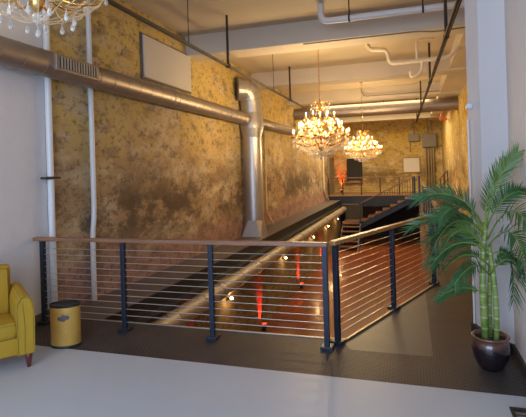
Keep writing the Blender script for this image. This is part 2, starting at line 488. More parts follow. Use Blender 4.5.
YD = PIT_Y
t = thing('under_ledge_duct', 'cream round duct running under the ledge edge over the lower floor', 'duct', (-3.4, YD + .1, -.45))
obj('duct_pipe', lat(seamed(.145, 19.6, .9, .008), (-3.4, YD + .1, -.45), 24, AX_Y), 'duct_white', t, auto=True)
for k in range(9):
    bm = bmesh.new(); lathe(bm, [(.147, -.02), (.156, -.02), (.156, .02), (.147, .02)], (-3.4, 5.6 + k * 2.2, -.45), 24, AX_Y); bx(bm, -3.53, -3.51, 5.58 + k * 2.2, 5.62 + k * 2.2, -.42, -.27)
    obj('hanger_strap', bm, 'conduit', t)

# ------------------------------------------------------------------ pipes
t = thing('wall_pipe', 'white standpipe at the edge of the white painted wall, with a rusty clamp', 'pipe', (-4.25, 4.71, 0))
obj('pipe', tub([(-4.25, 4.71, 0), (-4.25, 4.71, ZC)], .04, 14), 'white_pipe', t, auto=True)
bm = box(-4.295, -4.2, 4.59, 4.83, 1.71, 1.735); lathe(bm, [(.041, 0), (.046, 0), (.046, .035), (.041, .035)], (-4.25, 4.71, 1.705), 14)
obj('clamp', bm, 'rod', t)
single('wall_pipe', tub(bend([(-4.25, 5.52, ZC), (-4.25, 5.52, 1.2), (-4.25, 5.47, .9), (-4.25, 5.47, 0)], .2), .036, 14), 'white_pipe', 'white standpipe on the bare plaster, second from the white wall', 'pipe', auto=True)
single('wall_pipe', tub(bend([(-4.26, 13.7, 2.95), (-4.26, 13.7, .42), (-4.2, 14.15, .02)], .15), .026, 10), 'cream_pipe', 'thin cream pipe just behind the upright duct, kinked at the foot', 'pipe', auto=True)
single('wall_pipe', tub(bend([(-4.26, 23.6, 3.4), (-4.26, 23.6, .55), (-4.2, 24.5, .05)], .2), .04, 10), 'cream_pipe', 'thin cream pipe far along the left wall beside the landing', 'pipe', auto=True)

bm = tube(bmesh.new(), bend([(-1.37, 7.8, ZC), (-1.37, 7.8, 4.2), (1.4, 7.8, 4.2)], .14), .055, 12)
t = thing('ceiling_pipe', 'thick white sprinkler pipe crossing the ceiling before the first beam', 'pipe', (-1.37, 7.8, ZC))
obj('pipe', bm, 'white_pipe', t, auto=True)
for x in (-.9, .25):
    bm = bmesh.new(); tube(bm, [(x, 7.8, 4.25), (x, 7.8, ZC)], .012, 6); lathe(bm, [(.058, -.015), (.063, -.015), (.063, .015), (.058, .015)], (x, 7.8, 4.2), 14, AX_X)
    obj('hanger', bm, 'rod', t)
t = thing('ceiling_pipe', 'cream pipe with two drop bends between first and second ceiling beams', 'pipe', (-.39, 10.5, 3.95))
bm = tube(bmesh.new(), bend([(-.86, 10.5, ZC), (-.8, 10.5, 4.3), (-.42, 10.5, 4.26), (-.38, 10.5, 3.95), (.84, 10.5, 3.97), (1.15, 10.5, 4.4), (1.15, 10.5, ZC)], .12), .045, 10)
obj('pipe', bm, 'cream_pipe', t, auto=True)
obj('branch', tub(bend([(.19, 10.5, 3.97), (.19, 10.5, 4.4), (.5, 10.5, 4.4), (.5, 10.5, ZC)], .08), .032, 10), 'cream_pipe', t, auto=True)
obj('drop', tub(bend([(.3, 10.5, 3.97), (.27, 10.5, 3.7), (.05, 10.5, 3.62), (.05, 10.5, 3.75)], .08), .03, 10), 'cream_pipe', t, auto=True)
single('ceiling_conduit', tub(bend([(-1.85, 8.55, 4.06), (.2, 8.55, 4.06), (.45, 8.55, 4.02), (1.45, 8.55, 4.06)], .1), .013, 8), 'box_grey', 'thin dark conduit along the lower edge of the first beam', 'conduit')
single('ceiling_conduit', tub(bend([(-1.6, 16.7, 4.42), (-1.5, 16.7, 4.2), (1.0, 16.7, 4.2)], .1), .014, 8), 'box_grey', 'thin dark conduit with a bent end below the third beam', 'conduit')
single('sprinkler_pipe', tub(bend([(XR - .03, 18.5, 4.03), (1.32, 18.5, 4.03), (1.32, 22.5, 3.75), (XR - .03, 22.5, 3.75)], .1), .05, 10), 'red_pipe', 'orange red pipe sloping by the right wall near the cross duct', 'pipe', auto=True)
single('wall_conduit', tub(bend([(.57, 5.22, 2.2), (.575, 5.22, 1.2), (.575, 5.22, .1)], .1), .01, 8), 'white_pipe', 'thin white cable conduit down the edge of the white pier', 'conduit')
bm = lat([(.012, -.036), (.027, -.03), (.036, -.012), (.036, .018), (.018, .03)], (.58, 5.18, 2.33), 16, Matrix.Rotation(-1.2, 3, 'Y'))
t = tag(single('wall_sensor', bm, 'white_pipe', 'small white round sensor on the edge of the white pier', 'sensor', auto=True), 'small white round sensor on the edge of the white pier', 'sensor')

# hanging steel tracks


def track(p0, p1, label, hang, label_id):
    p0, p1 = Vector(p0), Vector(p1)
    t = thing('hanging_track', label, 'track', p0)
    dr = (p1 - p0).normalized(); sd = Vector((-dr.y, dr.x, 0)) * .03
    bm = bmesh.new()
    for s in (-.6, .6): tube(bm, [p0 + sd * s, p1 + sd * s], .018, 6)
    obj('rail', bm, 'rod', t)
    for y in hang:
        k = (y - p0.y) / (p1.y - p0.y); q = p0.lerp(p1, k)
        h = obj('hanger_rod', tub([q + Vector((0, 0, -.03)), (q.x, q.y, ZC)], .024, 8), 'rod', t)
        obj('clamp', box(q.x - .04, q.x + .04, q.y - .025, q.y + .025, q.z - .025, q.z + .03), 'rod', h)
    return t


track((-3.03, 3.9, 3.6), (-3.06, 14.2, 3.6), 'long dark steel track hung on two rods along the left side', (7.73, 12.27), 1)
track((.6, 4.4, 3.6), (.26, 22.0, 3.6), 'long dark steel track hung near the right wall and white pier', (7.3, 11.25, 16.2, 20.3), 2)
for x, y, lab in ((-3.04, 6.19, 'thin wire hanging from the ceiling left of the first track rod'), (-3.06, 10.69, 'thin wire hanging from the ceiling left of the second track rod')):
    single('hanging_wire', tub([(x, y, 3.63), (x, y, ZC)], .007, 6), 'rod', lab, 'wire')
bm = lat([(.06, -.02), (.06, .04)], (-2.35, 10.0, ZC - .04), 12)
tube(bm, [(-2.3, 10, ZC - .03), (-1.0, 10, ZC - .03)], .014, 6)
single('ceiling_conduit', bm, 'rod', 'thin ceiling conduit feeding the middle chandelier chain', 'conduit')

# white panel high on the left wall
t = thing('wall_panel', 'white perforated panel in a recess high on the left wall', 'panel', (XL, 7.83, 3.37))
obj('board', box(XL, XL + .05, 6.95, 8.72, 3.38, 4.1, bev=.008), 'panel', t)
bm = bmesh.new()
for y0, y1, z0, z1 in ((6.9, 6.95, 3.34, 4.13), (8.72, 8.75, 3.34, 4.13), (6.95, 8.72, 4.1, 4.13), (6.95, 8.72, 3.34, 3.38)): bx(bm, XL, XL + .025, y0, y1, z0, z1)
obj('recess_edge', bm, 'ledge', t)

# ------------------------------------------------------------------ chandeliers


def octa(bm, p, r, h):
    p = Vector(p)
    top = bm.verts.new(p + Vector((0, 0, h))); bot = bm.verts.new(p - Vector((0, 0, h)))
    ring = [bm.verts.new(p + Vector((r * cos(k * pi / 2), r * sin(k * pi / 2), 0))) for k in range(4)]
    for k in range(4):
        bm.faces.new((ring[k], ring[(k + 1) % 4], top)); bm.faces.new((ring[(k + 1) % 4], ring[k], bot))


def beads(a, b_, sag, r=.0066, step=.018):
    a, b_ = Vector(a), Vector(b_); L = (b_ - a).length + sag; n = max(3, int(L / step)); bm = bmesh.new()
    for i in range(n + 1):
        t = i / n; p = a.lerp(b_, t); p.z -= sag * 4 * t * (1 - t); octa(bm, p, r, r * 1.1)
    return bm


def drop_mesh(s=1.0):
    bm = bmesh.new()
    lathe(bm, [(.002 * s, 0), (.002 * s, -.02 * s)], n=4)
    octa(bm, (0, 0, -.03 * s), .01 * s, .012 * s)
    lathe(bm, [(.004 * s, -.042 * s), (.013 * s, -.065 * s), (.021 * s, -.088 * s), (.016 * s, -.105 * s), (.002 * s, -.116 * s)], n=7)
    return bm


def polar(r, a, z): return Vector((r * cos(a), r * sin(a), z))


def make_chandelier(loc, label):
    t = thing('chandelier', label, 'chandelier', loc, 'gold and crystal candle chandeliers')
    k = dict(w=False)
    obj('stem', lat([(.015, .12), (.05, .16), (.06, .22), (.03, .27), (.025, .38), (.07, .42), (.08, .47), (.03, .52), (.022, .62), (.055, .66), (.055, .72), (.02, .78), (.018, .92), (.045, .95), (.02, 1.0), (.014, 1.22)], n=14), 'brass', t, smooth=True, **k)
    fin = bmesh.new(); bmesh.ops.create_icosphere(fin, subdivisions=2, radius=.045, matrix=Matrix.Translation((0, 0, .07)))
    obj('crystal_ball', fin, 'crystal', t, **k)
    tiers = [(12, .56, .42, .30, 0), (12, .42, .585, .46, .13), (6, .28, .79, .7, .2)]
    pans = []
    first = None
    for n, R, zd, zs, off in tiers:
        proto = None
        for i in range(n):
            if proto is None:
                ap = bend([(.03, 0, zs), (R * .45, 0, zs - .08), (R * .85, 0, zs - .02), (R, 0, zd - .08), (R, 0, zd)], .12, 4)
                arm = obj('arm', tub(ap, .011, 6), 'brass', t, smooth=True, **k)
                obj('drip_pan', lat([(.012, zd - .02), (.03, zd - .012), (.062, zd + .004), (.066, zd + .014), (.02, zd + .008)], (R, 0, 0), 14), 'brass', arm, smooth=True, **k)
                obj('candle_sleeve', lat([(.012, zd + .008), (.012, zd + .1)], (R, 0, 0), 8), 'candle', arm, smooth=True, **k)
                obj('bulb', lat([(.006, zd + .1), (.0115, zd + .118), (.011, zd + .132), (.006, zd + .15), (.0015, zd + .162)], (R, 0, 0), 8), 'bulb', arm, smooth=True, **k)
                proto = arm; arm.rotation_euler.z = off
            else:
                arm = copy_tree(proto, t); arm.rotation_euler.z = off + 2 * pi * i / n
            pans.append((R, off + 2 * pi * i / n, zd, n))
    # scrolls of the crown
    sp = None
    for i in range(6):
        if sp is None:
            pts = [(.02, 0, .98), (.06, 0, 1.0), (.1, 0, 1.08), (.11, 0, 1.15), (.15, 0, 1.185), (.185, 0, 1.16), (.18, 0, 1.12), (.155, 0, 1.125)]
            sp = obj('scroll', tub(bend(pts, .03, 3), .01, 6), 'brass', t, smooth=True, **k)
        else:
            c = sp.copy(); C.objects.link(c); c.rotation_euler.z = 2 * pi * i / 6
    dm = obj('crystal_drop', drop_mesh(.78), 'crystal', t, **k)
    spots = []
    A = 2 * pi / 12
    for i in range(12):
        a = i * A
        spots += [polar(.56, a, .40), polar(.535, a + A / 2, .29), polar(.4, a + .13, .56), polar(.42, a + A / 2, .2), polar(.27, a, .125), polar(.14, a + A / 2, .06)]
    for i in range(6): spots += [polar(.28, .2 + i * A * 2, .77), polar(.17, i * A * 2, 1.11)]
    spots += [Vector((0, 0, .03))]
    for i, p in enumerate(spots):
        c = dm if i == 0 else dm.copy()
        if i: C.objects.link(c)
        c.location = p
        if i == len(spots) - 1: c.scale = (1.3, 1.3, 1.0)

    fr = bmesh.new(); rr = random.Random(3)
    for i in range(300):
        a = rr.uniform(0, 2 * pi); q = rr.random() ** .7; r = .1 + .5 * q
        p = polar(r, a, .03 + .33 * q ** 1.6 + rr.uniform(-.03, .06)); h = rr.uniform(.012, .026)
        octa(fr, p, h * .42, h)
    for n_, R_, z_ in ((90, .58, .43), (90, .44, .59), (50, .3, .8)):
        for i in range(n_):
            h = rr.uniform(.01, .022); octa(fr, polar(R_ * rr.uniform(.9, 1.06), rr.uniform(0, 2 * pi), z_ + rr.uniform(-.1, .01)), h * .42, h)
    f2 = obj('crystal_fringe', fr, 'crystal', t, **k); f2['kind'] = 'stuff'

    def ring_of(proto_bm, n):
        p = obj('bead_chain', proto_bm, 'bead', t, **k)
        for i in range(1, n):
            c = p.copy(); C.objects.link(c); c.rotation_euler.z = 2 * pi * i / n
    ring_of(beads(polar(.56, 0, .40), polar(.56, A, .40), .1), 12)
    ring_of(beads(polar(.56, 0, .40), polar(.42, A / 2, .2), .04), 12)
    ring_of(beads(polar(.56, 0, .40), polar(.42, -A / 2, .2), .04), 12)
    ring_of(beads(polar(.42, A / 2, .2), polar(.05, A / 2, .05), .03), 12)
    ring_of(beads(polar(.42, .13, .57), polar(.42, .13 + A, .57), .1), 12)
    ring_of(beads(polar(.42, .13, .57), polar(.3, .13, .28), .04), 12)
    ring_of(beads(polar(.28, .2, .78), polar(.28, .2 + 2 * A, .78), .09), 6)
    ring_of(beads(polar(.56, 0, .40), polar(.27, 0, .13), .05), 12)
    ring_of(beads(polar(.42, A / 2, .2), polar(.27, 0, .13), .03), 12)
    ring_of(beads(polar(.42, .13, .57), polar(.56, A, .42), .06), 12)
    ring_of(beads(polar(.17, 0, 1.12), polar(.28, .2, .79), .08), 6)
    return t


def chandelier_extras(t, z0, power, sz):
    """chain up to the ceiling and the light of the bulbs"""
    k = dict(w=False)
    top = (ZC - z0) / sz
    bm = bmesh.new(); z = 1.2; i = 0
    while z < top - .06:
        L = .045
        pts = [Vector((.012 * cos(q), 0, L / 2 * sin(q))) for q in [2 * pi * j / 8 for j in range(9)]]
        rot = Matrix.Rotation(pi / 2 * (i % 2), 3, 'Z')
        tube(bm, [rot @ p + Vector((0, 0, z)) for p in pts], .004, 4, cap=False); z += .036; i += 1
    obj('chain', bm, 'brass', t, **k)
    obj('ceiling_rose', lat([(.02, top - .07), (.05, top - .04), (.06, top)], n=14), 'brass', t, smooth=True, **k)
    for i in range(6):
        a = 2 * pi * (i + .5) / 6
        l = bpy.data.lights.new('candle_light', 'POINT'); l.energy = power; l.color = (1, .72, .38); l.shadow_soft_size = .04
        o = bpy.data.objects.new('candle_light', l); C.objects.link(o); o.parent = t; o.location = (.49 * cos(a), .49 * sin(a), .68)


c1 = make_chandelier((-1.84, 10.0, 1.98), 'large lit crystal chandelier in the middle, nearest the wide opening')
c2 = copy_tree(c1); c2.location = (-1.47, 15.5, 1.92); c2['label'] = 'farthest lit crystal chandelier, partly behind the middle one'
c3 = copy_tree(c1); c3.location = (-2.74, 2.95, 2.91); c3['label'] = 'nearest chandelier, at top left, only its crystal drops in view'
for i, ch in enumerate([o for o in c3.children if o.name.startswith(('crystal_fringe', 'crystal_drop'))]):
    if ch.name.startswith('crystal_fringe') or i % 2: bpy.data.objects.remove(ch)
    else: ch.scale = (1.25, 1.25, 1.25)
for c, z0, pw, sc in zip((c1, c2, c3), (1.98, 1.92, 2.93), CH_POWER, ((1.08, 1.08, 1.02), (1.04, 1.04, .84), (1, 1, 1))): c.scale = sc; chandelier_extras(c, z0, pw, sc[2])

# ------------------------------------------------------------------ cable railings


def post(t, x, y, z0, top, rot=0.0, base=True, w=.05):
    R = Matrix.Rotation(rot, 4, 'Z')
    bm = box(-w / 2, w / 2, -w * .5, w * .5, 0, top, bev=.004); bmesh.ops.transform(bm, matrix=Matrix.Translation((x, y, z0)) @ R, verts=bm.verts)
    p = obj('post', bm, 'steel_dark', t)
    if base:
        bm = box(-.06, .06, -.06, .06, 0, .035, bev=.006); bmesh.ops.transform(bm, matrix=Matrix.Translation((x, y, z0)) @ R, verts=bm.verts)
        obj('base_plate', bm, 'steel_dark', p)
    bm = box(-.035, .035, -.02, .02, top, top + .012); bmesh.ops.transform(bm, matrix=Matrix.Translation((x, y, z0)) @ R, verts=bm.verts)
    obj('rail_bracket', bm, 'steel_dark', p)
    return p


def handrail(t, pts, mat, w=.075, h=.042, name='handrail'):
    bm = bmesh.new()
    for p, q in zip(pts, pts[1:]):
        p, q = Vector(p), Vector(q); dr = (q - p); L = dr.length; ang = math.atan2(dr.y, dr.x); el = math.atan2(dr.z, math.hypot(dr.x, dr.y))
        b2 = box(0, L, -w / 2, w / 2, 0, h, bev=.008)
        bmesh.ops.transform(b2, matrix=Matrix.Translation(p) @ Matrix.Rotation(ang, 4, 'Z') @ Matrix.Rotation(-el, 4, 'Y'), verts=b2.verts)
        me = bpy.data.meshes.new('tmp'); b2.to_mesh(me); b2.free(); bm.from_mesh(me); bpy.data.meshes.remove(me)
    return obj(name, bm, mat, t)


RY, RH = 4.47, .985
t = thing('cable_railing', 'front cable railing with dark posts and brown wood handrail, facing the white floor', 'railing', (-2.4, RY, 0))
for x in (-4.18, -3.08, -2.02, -.82): post(t, x, RY, 0, RH - .012)
handrail(t, [(-4.29, RY, RH), (-.79, RY, RH)], 'rail_wood')
for k in range(12):
    z = .1 + k * .0725
    obj('cable', tub([(-4.22, RY, z), (-.82, RY, z)], .0042, 6), 'cable', t)
A0, A1 = Vector((-.74, 4.62, 0)), Vector((.27, 7.22, 0)); ang = math.atan2((A1 - A0).y, (A1 - A0).x)
t = thing('cable_railing', 'cable railing slanting away on the right with golden wood handrail', 'railing', A0.lerp(A1, .5))
for f_ in (0, .487, 1): p = A0.lerp(A1, f_); post(t, p.x, p.y, 0, RH - .012, ang)
handrail(t, [A0 + Vector((-.02, -.075, RH)), A1 + Vector((.02, .05, RH))], 'rail_wood_gold')
for k in range(12):
    z = .1 + k * .0725
    obj('cable', tub([A0 + Vector((0, 0, z)), A1 + Vector((0, 0, z))], .0042, 6), 'cable', t)
t = thing('cable_railing', 'far cable railing along the right walkway behind the palm', 'railing', (.4, 15, 0))
for y in (8.6, 10.4, 12.4, 14.4, 16.4, 18.4): post(t, .4, y, 0, RH - .012, pi / 2)
handrail(t, [(.4, 7.5, RH), (.4, 18.45, RH)], 'rail_wood')
for k in range(12):
    z = .1 + k * .0725
    obj('cable', tub([(.4, 7.5, z), (.4, 18.4, z)], .0042, 6), 'cable', t)

# ------------------------------------------------------------------ landing railing and staircase
LZ = .25
t = thing('landing_railing', 'thin dark railing across the edge of the far landing', 'railing', (-2, 24.86, LZ))
for x in (-4.22, -3.48, -2.51, -1.55, -.6, .05): obj('post', box(x - .03, x + .03, 24.83, 24.89, LZ, LZ + .88), 'rod', t)
handrail(t, [(-4.26, 24.86, LZ + .88), (.08, 24.86, LZ + .88)], 'tread_wood', .08, .05)
for k in range(6): obj('cable', tub([(-4.22, 24.86, LZ + .1 + k * .13), (.05, 24.86, LZ + .1 + k * .13)], .004, 5), 'rod', t)

t = thing('staircase', 'dark open staircase with wood treads descending from the far landing', 'staircase', (-1.2, 24.0, ZP))
SX0, SX1, SY0, SY1 = .05, -2.45, 23.45, 24.68
PZ = -1.0
n = 7
for k in range(n):
    x1 = SX0 + (SX1 - SX0) * k / n; x0 = SX0 + (SX1 - SX0) * (k + 1) / n - .03; z = LZ - (LZ - PZ) * (k + .6) / n
    obj('tread', box(x0, x1, SY0, SY1, z - .05, z, bev=.008), 'tread_wood', t)
for y in (SY0, SY1):
    bm = bmesh.new()
    vv = [bm.verts.new(c) for c in ((SX0, y, LZ - .02), (SX1, y, PZ - .08), (SX1, y, PZ - .34), (SX0, y, LZ - .3))]; f_ = bm.faces.new(vv)
    r = bmesh.ops.extrude_face_region(bm, geom=[f_]); bmesh.ops.translate(bm, vec=(0, .04, 0), verts=[v for v in r['geom'] if isinstance(v, bmesh.types.BMVert)])
    obj('stringer', bm, 'steel_dark', t)
obj('platform', box(SX1 - .9, SX1, SY0, SY1, PZ - .12, PZ, bev=.01), 'tread_wood', t)
for x, y in ((SX1 - .86, SY0 + .05), (SX1 - .06, SY0 + .05), (SX1 - .86, SY1 - .05), (SX1 - .06, SY1 - .05)): obj('platform_leg', box(x - .04, x + .04, y - .04, y + .04, ZP, PZ - .12), 'steel_dark', t)
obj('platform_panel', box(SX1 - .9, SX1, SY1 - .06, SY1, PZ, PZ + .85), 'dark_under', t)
for k in range(6):
    y1 = SY0 - k * .27; z = PZ - .2 * (k + 1)
    if z > ZP + .02: obj('tread', box(SX1 - .88, SX1 - .02, y1 - .29, y1, z - .05, z, bev=.008), 'tread_wood', t)
for x in (SX1 - .9, SX1 - .04):
    bm = bmesh.new()
    vv = [bm.verts.new(c) for c in ((x, SY0, PZ - .05), (x, SY0 - 1.55, ZP + .02), (x, SY0 - 1.55 + .2, ZP), (x, SY0, PZ - .4))]; f_ = bm.faces.new(vv)
    r = bmesh.ops.extrude_face_region(bm, geom=[f_]); bmesh.ops.translate(bm, vec=(.04, 0, 0), verts=[v for v in r['geom'] if isinstance(v, bmesh.types.BMVert)])
    obj('stringer', bm, 'steel_dark', t)
handrail(t, [(SX1 - .02, SY0 + .02, PZ + .88), (SX0 + .05, SY0 + .02, LZ + .9)], 'tread_wood', .08, .05)
handrail(t, [(SX1 - .88, SY0 + .02, PZ + .85), (SX1 - .02, SY0 + .02, PZ + .85)], 'tread_wood', .07, .045)
for k in range(22):
    f_ = k / 21; x = SX1 + (SX0 - SX1) * f_; z0 = PZ - .1 + (LZ - PZ) * f_
    obj('baluster', tub([(x, SY0 + .02, z0), (x, SY0 + .02, z0 + .98)], .012, 6), 'rod', t)
for x, z0, z1 in ((SX1 - .02, ZP, PZ + .95), (SX0 + .08, -.2, LZ + .95), (SX0 + .3, -.18, LZ + .95)): obj('newel_post', box(x - .045, x + .045, SY0 - .03, SY0 + .06, z0, z1), 'steel_dark', t)

# low curved wooden panel and the short stepped rail beside the right wall
bm = bmesh.new(); ins, outs = [], []
for k in range(11):
    a = pi * .98 - k * pi * .5 / 10
    ins.append((1.15 + .6 * cos(a), 20.0 + .9 * sin(a) * .6)); outs.append((1.15 + .66 * cos(a), 20.0 + .98 * sin(a) * .6))
prism(bm, ins + outs[::-1], 0, .62)
single('curved_panel', bm, 'wood_panel', 'low curved wooden panel on the right walkway before the landing', 'panel')
t = thing('step_rail', 'short dark stepped handrail against the right wall by the red glow', 'railing', (1.3, 20.9, 0))
bm = bmesh.new()
for k in range(3): bx(bm, 1.12 + k * .12, XR, 20.7, 21.5, k * .17 if k else 0, (k + 1) * .17)
obj('steps', bm, 'tread_wood', t)
for x, z in ((1.16, 1.1), (1.3, 1.26), (1.44, 1.42)): obj('post', box(x - .02, x + .02, 20.78, 20.82, .17, z), 'rod', t)
handrail(t, [(1.12, 20.8, 1.08), (1.47, 20.8, 1.46)], 'tread_wood', .06, .05)
handrail(t, [(1.16, 20.8, .8), (1.45, 20.8, 1.1)], 'rod', .03, .03, 'mid_rail')

# ------------------------------------------------------------------ back wall fittings
t = thing('electrical_box', 'large grey electrical box high in the far right corner with conduits', 'electrical box', (1.0, YB - .3, 2.69))
obj('cabinet', box(.64, 1.38, YB - .32, YB - .024, 2.69, 3.45, bev=.015), 'box_grey', t)
obj('cover', box(.67, 1.35, YB - .34, YB - .31, 2.72, 3.42, bev=.01), 'box_grey', t)
for x in (.8, .94, 1.08, 1.2): obj('conduit', tub([(x, YB - .14, .25), (x, YB - .14, 2.7)], .045, 10), 'conduit', t, auto=True)
for x in (.9, 1.12): obj('upper_conduit', tub([(x, YB - .14, 3.44), (x, YB - .14, ZC)], .035, 8), 'conduit', t, auto=True)
t = thing('electrical_box', 'smaller electrical box on the back wall left of the large one', 'electrical box', (.2, YB - .2, 3.06))
obj('cabinet', box(-.1, .48, YB - .2, YB - .024, 3.06, 3.46, bev=.015), 'box_grey', t)
obj('conduit', tub([(.2, YB - .1, 3.45), (.2, YB - .1, ZC)], .04, 8), 'conduit', t, auto=True)
obj('conduit', tub([(-.02, YB - .06, 2.5), (-.02, YB - .06, 3.08)], .03, 8), 'conduit', t, auto=True)
t = thing('notice_board', 'blank pale board on the back wall above the stair top', 'board', (.02, YB - .04, 1.33))
obj('sheet', box(-.4, .45, YB - .045, YB, 1.35, 2.13), 'panel', t)
bm = box(-.44, -.4, YB - .06, YB, 1.3, 2.17)
for a_ in ((.45, .49, 1.3, 2.17), (-.4, .45, 1.3, 1.35), (-.4, .45, 2.13, 2.17)): bx(bm, a_[0], a_[1], YB - .06, YB, a_[2], a_[3])
obj('frame', bm, 'brown_wall', t)

# ------------------------------------------------------------------ lamps of the lower floor
XS = LEDGE - .05
wh = ['nearest', 'second nearest', 'third', 'fourth', 'farthest']
for i, y in enumerate((8.8, 13.1, 17.2, 20.4, 23.2)):
    t = thing('wall_sconce', wh[i] + ' small warm wall lamp on the lower wall under the cream duct', 'wall lamp', (XS, y, -.86), 'warm lamps along the lower wall')
    obj('bracket', lat([(.05, 0), (.05, .015), (.02, .02), (.015, .1)], (XS, y, -.86), 12, AX_X), 'rod', t)
    bm = bmesh.new(); bmesh.ops.create_icosphere(bm, subdivisions=2, radius=.03, matrix=Matrix.Translation((XS + .11, y, -.84)))
    obj('bulb', bm, 'sconce_bulb', t, smooth=True)
    l = bpy.data.lights.new('sconce_light', 'POINT'); l.energy = SCONCE_POWER; l.color = (1, .62, .25); l.shadow_soft_size = .05
    o = bpy.data.objects.new('sconce_light', l); C.objects.link(o); o.parent = t; o.location = (.17, 0, .02)


def uplight(loc, aim, col, mat, label, power, ang=50):
    loc = Vector(loc); t = thing('uplight', label, 'uplight', loc, 'coloured uplights')
    obj('housing', lat([(.07, 0), (.07, .02), (.05, .03), (.06, .14), (.065, .16)], loc, 16), 'black', t, auto=True)
    obj('lens', lat([(.055, .158), (.05, .168), (.01, .172)], loc, 16), mat, t, smooth=True)
    l = bpy.data.lights.new('uplight_beam', 'SPOT'); l.energy = power; l.color = col; l.spot_size = radians(ang); l.spot_blend = .5; l.shadow_soft_size = .03
    o = bpy.data.objects.new('uplight_beam', l); C.objects.link(o); o.parent = t; o.location = (0, 0, .19)
    o.rotation_euler = Vector(aim).to_track_quat('-Z', 'Y').to_euler()


RED, ORG_ = (1, .015, .01), (1, .1, .01)
for i, y in enumerate((7.0, 10.9, 15.0, 19.0)):
    uplight((XS + .11, y, ZP), (-.42, 0, 1), RED, 'red_glow', ['first', 'second', 'third', 'fourth'][i] + ' red uplight from the front at the foot of the lower wall', RED_POWER, 50)
uplight((-3.9, 27.36, .25), (0, .17, 1), ORG_, 'orange_glow', 'orange uplight on the landing beside the grey door', 330, 40)
uplight((1.56, 19.4, 0), (.3, 0, 1), ORG_, 'orange_glow', 'orange uplight at the foot of the right wall behind the palm', 200, 36)

# ------------------------------------------------------------------ waste bin
BX, BY = -3.44, 3.96
t = thing('waste_bin', 'oval gold waste bin with black rim, beside the yellow armchair', 'bin', (BX, BY, 0))


def oval(bm, prof, rx, ry, n=40, rot=.35, slant=0):
    rings = []
    for s, z in prof:
        ring = []
        for k in range(n):
            a = 2 * pi * k / n; x, y = rx * s * cos(a), ry * s * sin(a)
            ring.append(bm.verts.new((BX + x * cos(rot) - y * sin(rot), BY + x * sin(rot) + y * cos(rot), z + slant * x * z)))
        rings.append(ring)
    for a, b2 in zip(rings, rings[1:]):
        for k in range(n): bm.faces.new((a[k], a[(k + 1) % n], b2[(k + 1) % n], b2[k]))
    bm.faces.new(rings[0][::-1]); bm.faces.new(rings[-1]); return bm


obj('body', oval(bmesh.new(), [(.97, .02), (1, .03), (1, .41)], .15, .105), 'gold', t, auto=True)
obj('base_band', oval(bmesh.new(), [(1.0, 0), (1.02, .004), (1.02, .022), (1.0, .026)], .15, .105), 'black', t, auto=True)
obj('rim', oval(bmesh.new(), [(1.0, .408), (1.025, .412), (1.025, .432), (.99, .437), (.94, .434), (.92, .39)], .15, .105), 'black', t, auto=True)
obj('black_top', oval(bmesh.new(), [(.93, .395), (.93, .425)], .15, .105), 'black', t)  # black disc closing the top in place of a hollow inside
# round dark emblem of overlapping discs and a sprinkle of stamped marks on the front


def on_bin(u, z, e=.0025):
    rot = .35; a = -pi / 2 + u; x, y = (.15 + e) * cos(a), (.105 + e) * sin(a)
    return Vector((BX + x * cos(rot) - y * sin(rot), BY + x * sin(rot) + y * cos(rot), z))


bm = bmesh.new()
for du, dz, r in ((0, 0, .03), (.24, .012, .026), (-.22, .004, .024), (.02, .024, .022)):
    c0 = bm.verts.new(on_bin(.1 + du,   .3 + dz)); ring = [bm.verts.new(on_bin(.1 + du + r * 7 * cos(q),   .3 + dz + r * .9 * sin(q))) for q in [2 * pi * j / 14 for j in range(14)]]
    for j in range(14): bm.faces.new((c0, ring[j], ring[(j + 1) % 14]))
obj('emblem', bm, 'ledge', t)
bm = bmesh.new()
for j in range(26):
    u, z = random.uniform(-.9, 1.0), random.uniform(.06, .25); bm.faces.new([bm.verts.new(on_bin(u + a_, z + c_)) for a_, c_ in ((0, 0), (.035, 0), (.035, .004), (0, .004))])
for j in range(12):
    u = -.55 + j * .11; bm.faces.new([bm.verts.new(on_bin(u + a_, .35 - .012 * ((j - 6) / 6) ** 2 + c_)) for a_, c_ in ((0, 0), (.06, 0), (.06, .004), (0, .004))])
obj('printed_marks', bm, 'ledge', t)

# ------------------------------------------------------------------ armchair
CX, CY = -3.43 - .8 * .26 - .6 * .3, 3.44 + .6 * .26 - .8 * .3
t = thing('armchair', 'mustard yellow velvet armchair with red brown legs against the white wall', 'armchair', (CX, CY, 0))
t.rotation_euler.z = math.atan2(-.6, .8) + pi / 2     # local -y is the front
k = dict(w=False)
obj('seat_frame', box(-.24, .24, -.3, .22, .13, .29, bev=.02), 'velvet', t, auto=True, **k)
sc_ = obj('seat_cushion', box(-.215, .215, -.32, .18, .29, .44, bev=.035), 'velvet', t, auto=True, **k)
bm = bmesh.new()
for z in (.315, .415): tube(bm, bend([(-.205, -.1, z), (-.205, -.322, z), (.205, -.322, z), (.205, -.1, z)], .03), .006, 6)
obj('piping', bm, 'piping', sc_, **k)
bm = box(-.24, .24, .16, .28, .13, .88, bev=.04)
for v in bm.verts: v.co.y += max(0, v.co.z - .4) * .06
obj('backrest', bm, 'velvet', t, auto=True, **k)
bm = box(-.21, .21, .08, .18, .42, .86, bev=.04)
for v in bm.verts: v.co.y += max(0, v.co.z - .4) * .06
obj('back_cushion', bm, 'velvet', t, auto=True, **k)
